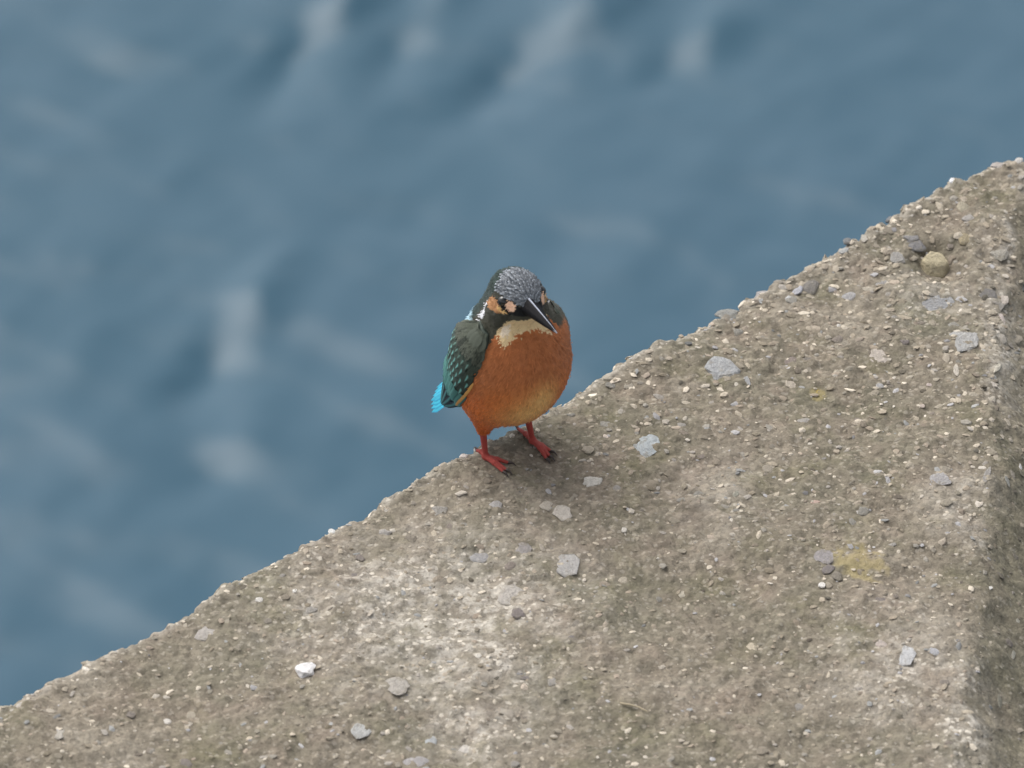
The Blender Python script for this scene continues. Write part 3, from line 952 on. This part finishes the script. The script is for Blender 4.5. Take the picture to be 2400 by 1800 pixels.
# crown scales: grey-blue with pale tips
def build_crown():
    VV, FF, CC = [], [], []; n0 = 0
    H = head_frame(bV)
    al = np.degrees(np.arctan2(np.abs(H[:, 0]), -H[:, 1])); ep = np.degrees(np.arctan2(H[:, 2], np.hypot(H[:, 0], H[:, 1])))
    ok = np.nonzero(pip(al, ep, HEADMAP['crown']) & (ep > 8) & (H[:, 2] > 0))[0]
    pts = []
    RNG.shuffle(ok)
    for j in ok:
        if all(np.sum((bV[j] - bV[q]) ** 2) > 1.12 ** 2 for q in pts): pts.append(j)
    Fl = flow(bV[pts])
    for j, t in zip(pts, Fl):
        N = bN[j]; T = t - (t @ N) * N; T /= np.linalg.norm(T); S = np.cross(N, T)
        k = RNG.uniform(0.8, 1.2)
        T = T + RNG.normal(0, 0.22, 3); T -= (T @ N) * N; T /= np.linalg.norm(T); S = np.cross(N, T)
        V, F, C = feather_mesh(bV[j] - T * 0.6, T, S, N, 2.7 * RNG.uniform(0.8, 1.3), 0.62, lin(104, 108, 113) * k, spot=lin(150, 157, 166) * RNG.uniform(0.55, 1.1), lift=0.25, nu=5, spotw=0.6)
        VV.append(V); FF.append(F + n0); CC.append(C); n0 += len(V)
    link('crown_feathers', mesh_np('crown_feathers', np.concatenate(VV), np.concatenate(FF), M_FEATH, colors=np.concatenate(CC)), bird, kind='stuff')
build_crown()

# eyes
for s in (-1, 1):
    a, e = math.radians(57), math.radians(8)
    d = np.array([s * math.sin(a) * math.cos(e), -math.cos(a) * math.cos(e), math.sin(e)])
    t = np.linspace(6, 22, 400)
    dd = body_sdf(from_head(d[None] * t[:, None]))
    r = t[np.argmax(dd > 0)]
    V = ICO3[0] * 2.8 + from_head(d * (r - 1.6))
    link('eye', mesh_np('eye', V, ICO3[1], M_EYE), bird)

# bill: two mandibles, the upper with a highlight painted along its ridge
def build_bill():
    ax = np.array([-0.01, -1.0, 0.12]); ax /= np.linalg.norm(ax)
    upv = np.array([0, ax[2], -ax[1]])
    base = np.array([0, -10.5, 1.0])
    def mand(upper):
        V, C, F = [], [], []
        L, seg, n = (35.0, 16, 18) if upper else (33.5, 16, 18)
        for i in range(n + 1):
            u = i / n
            w = 5.4 * (1 - u) ** 0.85 * (1 - 0.12 * math.sin(math.pi * u)) + 0.18
            h = (3.9 if upper else 5.0) * (1 - u) ** 0.8 + 0.14
            for k in range(seg):
                th = 2 * math.pi * k / seg
                cx, cz = math.cos(th), math.sin(th)
                if upper:
                    zz = h * max(cz, 0) ** 1.15 if cz > 0 else 0.12 * cz * h
                    xx = w * cx * (0.62 if cz > 0.3 else 1.0) * (1 if cz < 0.9 else 0.6)
                else:
                    zz = h * cz * 0.95 if cz < 0 else 0.1 * cz * h
                    xx = w * 0.92 * cx
                V.append(from_head(base + ax * L * u + upv * (zz + (0.14 if upper else -0.14)) + np.array([xx, 0, 0])))
                c = lin(18, 17, 20)
                if upper and cz > 0.99: c = lin(178, 184, 198)
                if upper and u > 0.92: c = c * 0.5 + lin(150, 150, 158) * 0.5
                C.append(c)
        for i in range(n):
            for k in range(seg):
                k2 = (k + 1) % seg
                F.append((i * seg + k, (i + 1) * seg + k, (i + 1) * seg + k2, i * seg + k2))
        return np.array(V), np.array(F)[:, ::-1], np.array(C)
    m = vcol_material('bill_horn', 0.6, 0.15, 500, 0.15, 0.0002)
    for nm, up in (('upper_mandible', True), ('lower_mandible', False)):
        V, F, C = mand(up)
        link(nm, mesh_np(nm, V, F, m, colors=C), bird)
build_bill()

# wings
def catmull(pts, u):
    pts = np.asarray(pts, float); n = len(pts) - 1
    x = np.clip(u, 0, 1) * n; i = np.minimum(x.astype(int), n - 1); f = (x - i)[:, None]
    p0 = pts[np.maximum(i - 1, 0)]; p1 = pts[i]; p2 = pts[i + 1]; p3 = pts[np.minimum(i + 2, n)]
    return 0.5 * ((2 * p1) + (-p0 + p2) * f + (2 * p0 - 5 * p1 + 4 * p2 - p3) * f ** 2 + (-p0 + 3 * p1 - 3 * p2 + p3) * f ** 3)

WING_C = [(-19, -5, 79), (-24.5, 0, 66), (-25.5, 9, 50), (-21.5, 21, 32), (-15.5, 34, 13)]
WING_W = [(4,), (12.8,), (14.6,), (11.5,), (1.6,)]
def wing_pt(s, t, off=0.0):
    """point on the folded right wing's outer surface: s shoulder->tip, t back edge(-1)->front edge(+1)"""
    s = np.atleast_1d(np.asarray(s, float)); t = np.atleast_1d(np.asarray(t, float))
    c = catmull(WING_C, s); w = catmull(WING_W, s)[:, :1]
    e = 0.01
    tan = catmull(WING_C, np.minimum(s + e, 1)) - catmull(WING_C, np.maximum(s - e, 0))
    tan /= np.linalg.norm(tan, axis=1)[:, None]
    out = np.stack([np.full(len(s), -1.0), 0.15 + 0 * s, 0.1 + 0 * s], 1)
    acr = np.cross(out, tan); acr /= np.linalg.norm(acr, axis=1)[:, None]
    acr = np.where((acr[:, 1] > 0)[:, None], -acr, acr)                 # towards the front (-Y)
    P = c + acr * w * t[:, None]
    P[:, 0] += 4.0 * t ** 2 * np.minimum(1, w[:, 0] / 10)                # wraps round the body
    for _ in range(6):
        d = body_sdf(P)
        g = np.stack([(body_sdf(P + np.eye(3)[k] * 0.3) - body_sdf(P - np.eye(3)[k] * 0.3)) / 0.6 for k in range(3)], 1)
        g /= np.maximum(np.linalg.norm(g, axis=1), 1e-6)[:, None]
        lvl = (2.0 - 2.4 * smooth01(0.55, 1.0, t)) * (0.2 + 0.8 * smooth01(0.0, 0.25, s))
        push = np.maximum(lvl - d, 0)
        pull = np.minimum(lvl + 1.0 - d, 0) * smooth01(0.75, 0.4, s)
        P = P + g * (push + pull)[:, None]
    return P

def wing_normal(s, t):
    e = 0.02
    a = wing_pt(min(s + e, 1), t)[0] - wing_pt(max(s - e, 0), t)[0]
    b = wing_pt(s, min(t + 0.06, 1))[0] - wing_pt(s, max(t - 0.06, -1))[0]
    n = np.cross(a, b); n /= np.linalg.norm(n)
    return n if n[0] < 0 else -n

def build_wings():
    ns, nt = 34, 17
    S, T = np.meshgrid(np.linspace(0, 1, ns), np.linspace(-1, 1, nt), indexing='ij')
    Pout = wing_pt(S.ravel(), T.ravel())
    C = np.zeros((ns * nt, 3))
    s, t = S.ravel(), T.ravel()
    dark, teal = lin(58, 68, 60), lin(74, 124, 116)
    k = smooth01(0.55, 0.8, s)[:, None]
    C = dark * (1 - k) + teal * k
    k = smooth01(0.74, 0.82, s)[:, None]
    C = C * (1 - k) + lin(16, 22, 26) * k
    Pin = Pout + np.array([1.8, 0, 0]) * (1 - np.abs(t))[:, None] + np.array([0.8, 0, 0])
    V = np.concatenate([Pout, Pin]); CC = np.concatenate([C, C * 0.6])
    I = np.arange(ns * nt).reshape(ns, nt)
    F = np.stack([I[:-1, :-1].ravel(), I[1:, :-1].ravel(), I[1:, 1:].ravel(), I[:-1, 1:].ravel()], 1)
    J = I + ns * nt
    F2 = np.stack([J[:-1, :-1].ravel(), J[:-1, 1:].ravel(), J[1:, 1:].ravel(), J[1:, :-1].ravel()], 1)
    rim = np.concatenate([I[0, :], I[1:, -1], I[-1, -2::-1], I[-2:0:-1, 0]])
    rim2 = np.roll(rim, -1)
    F3 = np.stack([rim, rim2, rim2 + ns * nt, rim + ns * nt], 1)
    FF = np.concatenate([F, F2, F3])
    feats = []
    rg = np.random.default_rng(77)
    def feather(s0, t0, s1, t1, W, name, **kw):
        P0 = wing_pt(s0, t0)[0]; P1 = wing_pt(min(s1, 1.0), t1)[0]
        if s1 > 1: P1 = P1 + (P1 - P0) / np.linalg.norm(P1 - P0) * (s1 - 1) * 60
        N = wing_normal((s0 + s1) / 2 if s1 < 1 else (s0 + 1) / 2, (t0 + t1) / 2)
        T = P1 - P0; L = np.linalg.norm(T); T = T / L
        N = N - (N @ T) * T; N /= np.linalg.norm(N)
        Sd = np.cross(N, T)
        feats.append((name, feather_mesh(P0 + N * kw.pop('raise_', 0.3), T, Sd, N, L, W, **kw)))
    def flight(s0, t0, s1, t1, W, base, shaft, edge, raise_, tip):
        nu, vs = 7, (-1, -0.6, 0, 0.6, 1)
        Vl, Cl = [], []
        for i in range(nu + 1):
            u = i / nu; ss = min(s0 + (s1 - s0) * u, 0.995); tt = t0 + (t1 - t0) * u
            ww = float(catmull(WING_W, np.array([ss]))[0, 0]); n = wing_normal(min(ss, 0.97), tt)
            wv = W * (1 - max(0, (u - 0.75) / 0.25) ** 2) ** 0.5 + 0.05
            for v in vs:
                Vl.append(wing_pt(ss, float(np.clip(tt + v * wv / max(ww, 4), -1.3, 1.3)))[0] + n * (raise_ + 0.5 * u + 0.25 * (1 - abs(v))))
                c = np.array(base) * (1 - u) + np.array(tip) * u
                Cl.append(np.array(edge) if abs(v) > (0.9 if s1 < 0.85 else 0.5) else (c * 0.6 + np.array(shaft) * 0.4 if v == 0 else c))
        Fl = [(i * 5 + k, i * 5 + k + 1, i * 5 + k + 6, i * 5 + k + 5) for i in range(nu) for k in range(4)]
        feats.append(('flight_feather', (np.array(Vl), np.array(Fl), np.array(Cl))))
    # long flight feathers first, coverts shingled over them
    for i in range(6):                                            # primaries, narrow and dark at the tip
        t = -0.8 + 1.6 * i / 5
        flight(0.60, t, 1.0 - 0.02 * abs(i - 3), t * 0.9, 1.5, lin(74, 130, 124), lin(70, 120, 118), lin(14, 19, 23), 0.35 + 0.05 * i, lin(92, 152, 156))
    for i in range(8):                                            # secondaries
        t = -0.85 + 1.7 * i / 7
        flight(0.50, t, 0.71 + 0.03 * rg.random(), t * 0.95, 2.0, lin(72, 120, 112) * rg.uniform(0.9, 1.1), lin(44, 70, 70), lin(40, 72, 70), 0.8 + 0.04 * i, lin(84, 142, 134))
    rows = [(0.50, 0.645, 9, 'g'), (0.43, 0.575, 9, 's'), (0.37, 0.505, 9, 's'), (0.31, 0.435, 9, 's'), (0.24, 0.365, 8, 's'),
            (0.17, 0.295, 8, 'f'), (0.10, 0.225, 7, 'd'), (0.04, 0.155, 6, 'd')]
    for ri, (s0, s1, n, kind) in enumerate(rows):
        for i in range(n):
            t = -0.92 + 1.84 * (i + (0.5 if ri % 2 else 0.15)) / n
            kk = rg.uniform(0.85, 1.15)
            b = lin(56, 67, 58) * kk if kind != 'g' else lin(58, 90, 82) * kk
            if kind == 'd': b = lin(76, 82, 71) * (1 + 0.5 * (kk - 1))
            sp = None
            if kind in 'sg' and t < 0.85: sp = lin(124, 186, 178) * rg.uniform(0.7, 1.1)
            elif kind == 'f' and t < 0.8: sp = lin(104, 140, 130) * rg.uniform(0.7, 1.0)
            feather(s0, t, s1 + rg.uniform(-.01, .01), t * 0.97, 1.75 if kind != 'd' else 2.2, 'covert_feather',
                    base=b, spot=sp, shaft=b * 0.75, lift=0.40 if kind != 'd' else 0.15, raise_=0.7 + 0.05 * ri, nu=7, point=0.5)
    for i in range(5):                                            # buff fringe on the front edge
        s0 = 0.34 + 0.06 * i
        feather(s0, 0.95 - 0.02 * i, s0 + 0.12, 0.93 - 0.03 * i, 0.75, 'fringe_feather', base=lin(196, 146, 80), lift=0.5, raise_=1.7)
    nd = 1000
    ds, dt = rg.uniform(0.0, 0.22, nd), rg.uniform(-0.95, 0.97, nd)
    dP = wing_pt(ds, dt); dQ = wing_pt(ds + 0.05, dt); dR = wing_pt(ds, np.clip(dt + 0.05, -1, 1) - 0.02)
    dT = dQ - dP; dT /= np.linalg.norm(dT, axis=1)[:, None]
    dN = np.cross(dT, dR - dP); dN /= np.maximum(np.linalg.norm(dN, axis=1), 1e-6)[:, None]
    dN = np.where((dN[:, 0] > 0)[:, None], -dN, dN)
    dS = np.cross(dN, dT); dL = rg.uniform(1.5, 3.2, nd)[:, None]
    r0 = dP + dN * 1.15
    dV = np.stack([r0 - dS * 0.22, r0 + dS * 0.22, r0 + dT * dL * 0.6 + dN * 0.15 + dS * 0.3, r0 + dT * dL * 0.6 + dN * 0.15 - dS * 0.3, r0 + dT * dL + dN * 0.1], 1).reshape(-1, 3)
    db = np.arange(nd)[:, None] * 5
    dF = np.concatenate([db + np.array([0, 1, 2]), db + np.array([0, 2, 3]), db + np.array([3, 2, 4])])
    dark_streak = smooth01(0.1, 0.5, noise3(np.stack([ds * 3, dt * 5, ds * 0], 1), 1.0, 9))[:, None]
    dC = (lin(82, 87, 76) * (1 - dark_streak) + lin(48, 54, 46) * dark_streak) * rg.uniform(0.8, 1.2, (nd, 1))
    for side in (1, -1):
        mir = np.array([side, 1, 1])
        fl = (lambda f: f) if side == 1 else (lambda f: f[:, ::-1])
        w = link('wing', mesh_np('wing', V * mir, fl(FF), M_FEATH, colors=CC), bird)
        for name, (fv, ff, fc) in feats:
            link(name, mesh_np(name, fv * mir, fl(ff), M_FEATH, colors=fc), w)
        link('down', mesh_np('down', dV * mir, fl(dF), M_PLUME, colors=np.repeat(dC, 5, 0)), w, kind='stuff')
build_wings()

# tail: short bright blue feathers
def build_tail():
    root = np.array([-3.0, 33.0, 21.0]); d = np.array([-6.5, 19.0, -20.0]); L = np.linalg.norm(d); d /= L
    first = None
    t = link('tail', mesh_np('tail', *(lambda vf: (vf[0], vf[1]))(surface_nets(lambda P: cone(P, root - d * 4, root + d * 9, 4.5, 2.2), (-14, 22, 4), (8, 50, 38), 0.8, 1)),
             M_FEATH, colors=None), bird)
    n = len(t.data.vertices)
    a = t.data.color_attributes.new('Col', 'FLOAT_COLOR', 'POINT')
    a.data.foreach_set('color', np.tile(np.array([*lin(50, 160, 186), 1.0], np.float32), n))
    for i in range(7):
        f = (i - 3) / 3
        Sx = np.cross(np.array([-0.75, 0.35, 0.60]), d); Sx /= np.linalg.norm(Sx)
        T = d + Sx * f * 0.14; T /= np.linalg.norm(T)
        N = np.array([-0.75, 0.35, 0.60]); N -= (N @ T) * T; N /= np.linalg.norm(N)
        S = np.cross(N, T)
        V, F, C = feather_mesh(root + Sx * f * 3.2 + N * (0.8 - 0.25 * abs(i - 3)), T, S, N, L * (1 - 0.05 * abs(f)), 2.6,
                               lin(54, 168, 192) * (0.9 + 0.08 * (i % 3)), shaft=lin(24, 110, 150), edge=lin(30, 130, 170), lift=0.3, point=0.25)
        link('tail_feather', mesh_np('tail_feather', V, F, M_FEATH, colors=C), t)
build_tail()

# legs and feet: each one surface from thigh to toes, standing on the block
def build_leg(knee, ankle_w, toes, hind):
    gz = top_z(*ankle_w)
    ank = to_local((ankle_w[0], ankle_w[1], gz + 0.0016))
    def pt(w, up):
        return to_local((w[0], w[1], top_z(*w) + up))
    joint = knee
    chains = []
    for (tx, ty) in toes:
        mid = ((ankle_w[0] * 0.5 + tx * 0.5), (ankle_w[1] * 0.5 + ty * 0.5))
        a, b, c = ank, pt(mid, 0.0019), pt((tx, ty), 0.0011)
        b[2] = max(b[2], (a[2] + c[2]) / 2 - 0.2)
        chains.append((a, b, c))
    hm = ((ankle_w[0] * 0.5 + hind[0] * 0.5), (ankle_w[1] * 0.5 + hind[1] * 0.5))
    chains.append((ank, pt(hm, 0.0017), pt(hind, 0.0011)))
    def sdf(P):
        d = cone(P, joint, ank + np.array([0, 0, 0.6]), 2.0, 1.2)
        d = smin(d, np.linalg.norm(P - ank, axis=-1) - 1.9, 1.2)
        for (a, b, c) in chains:
            d = smin(d, cone(P, a, b, 1.3, 1.1), 0.7)
            d = smin(d, cone(P, b, c, 1.1, 0.75), 0.5)
            d = smin(d, np.linalg.norm(P - b, axis=-1) - 1.22, 0.5)
        return d
    pts = np.array([joint, ank] + [q for ch in chains for q in ch])
    V, F = surface_nets(sdf, pts.min(0) - 3.2, pts.max(0) + 3.2, 0.38, 1)
    leg = link('leg', mesh_np('leg', V, F, M_LEG), bird)
    for (a, b, c) in chains:
        d = c - b; d[2] *= 0.3; d /= np.linalg.norm(d)
        path = [c + d * u * 4.2 + np.array([0, 0, 0.7 * math.sin(math.pi * u) - 0.9 * u * u]) for u in np.linspace(-0.1, 1, 6)]
        cv, cf = tube(path, [0.75, 0.72, 0.62, 0.46, 0.28, 0.08])
        link('claw', mesh_np('claw', cv, cf, M_CLAW), leg)
    return leg
g = lambda x, y: tuple(ground(x, y)[:2])
build_leg(np.array([-14.6, 1.5, 21.0]), g(1138, 1078), [g(1187, 1110), g(1192, 1092), g(1180, 1114)], g(1118, 1052))
build_leg(np.array([8.8, 0.5, 21.0]), g(1248, 1036), [g(1289, 1067), g(1291, 1058), g(1281, 1071)], g(1214, 1004))
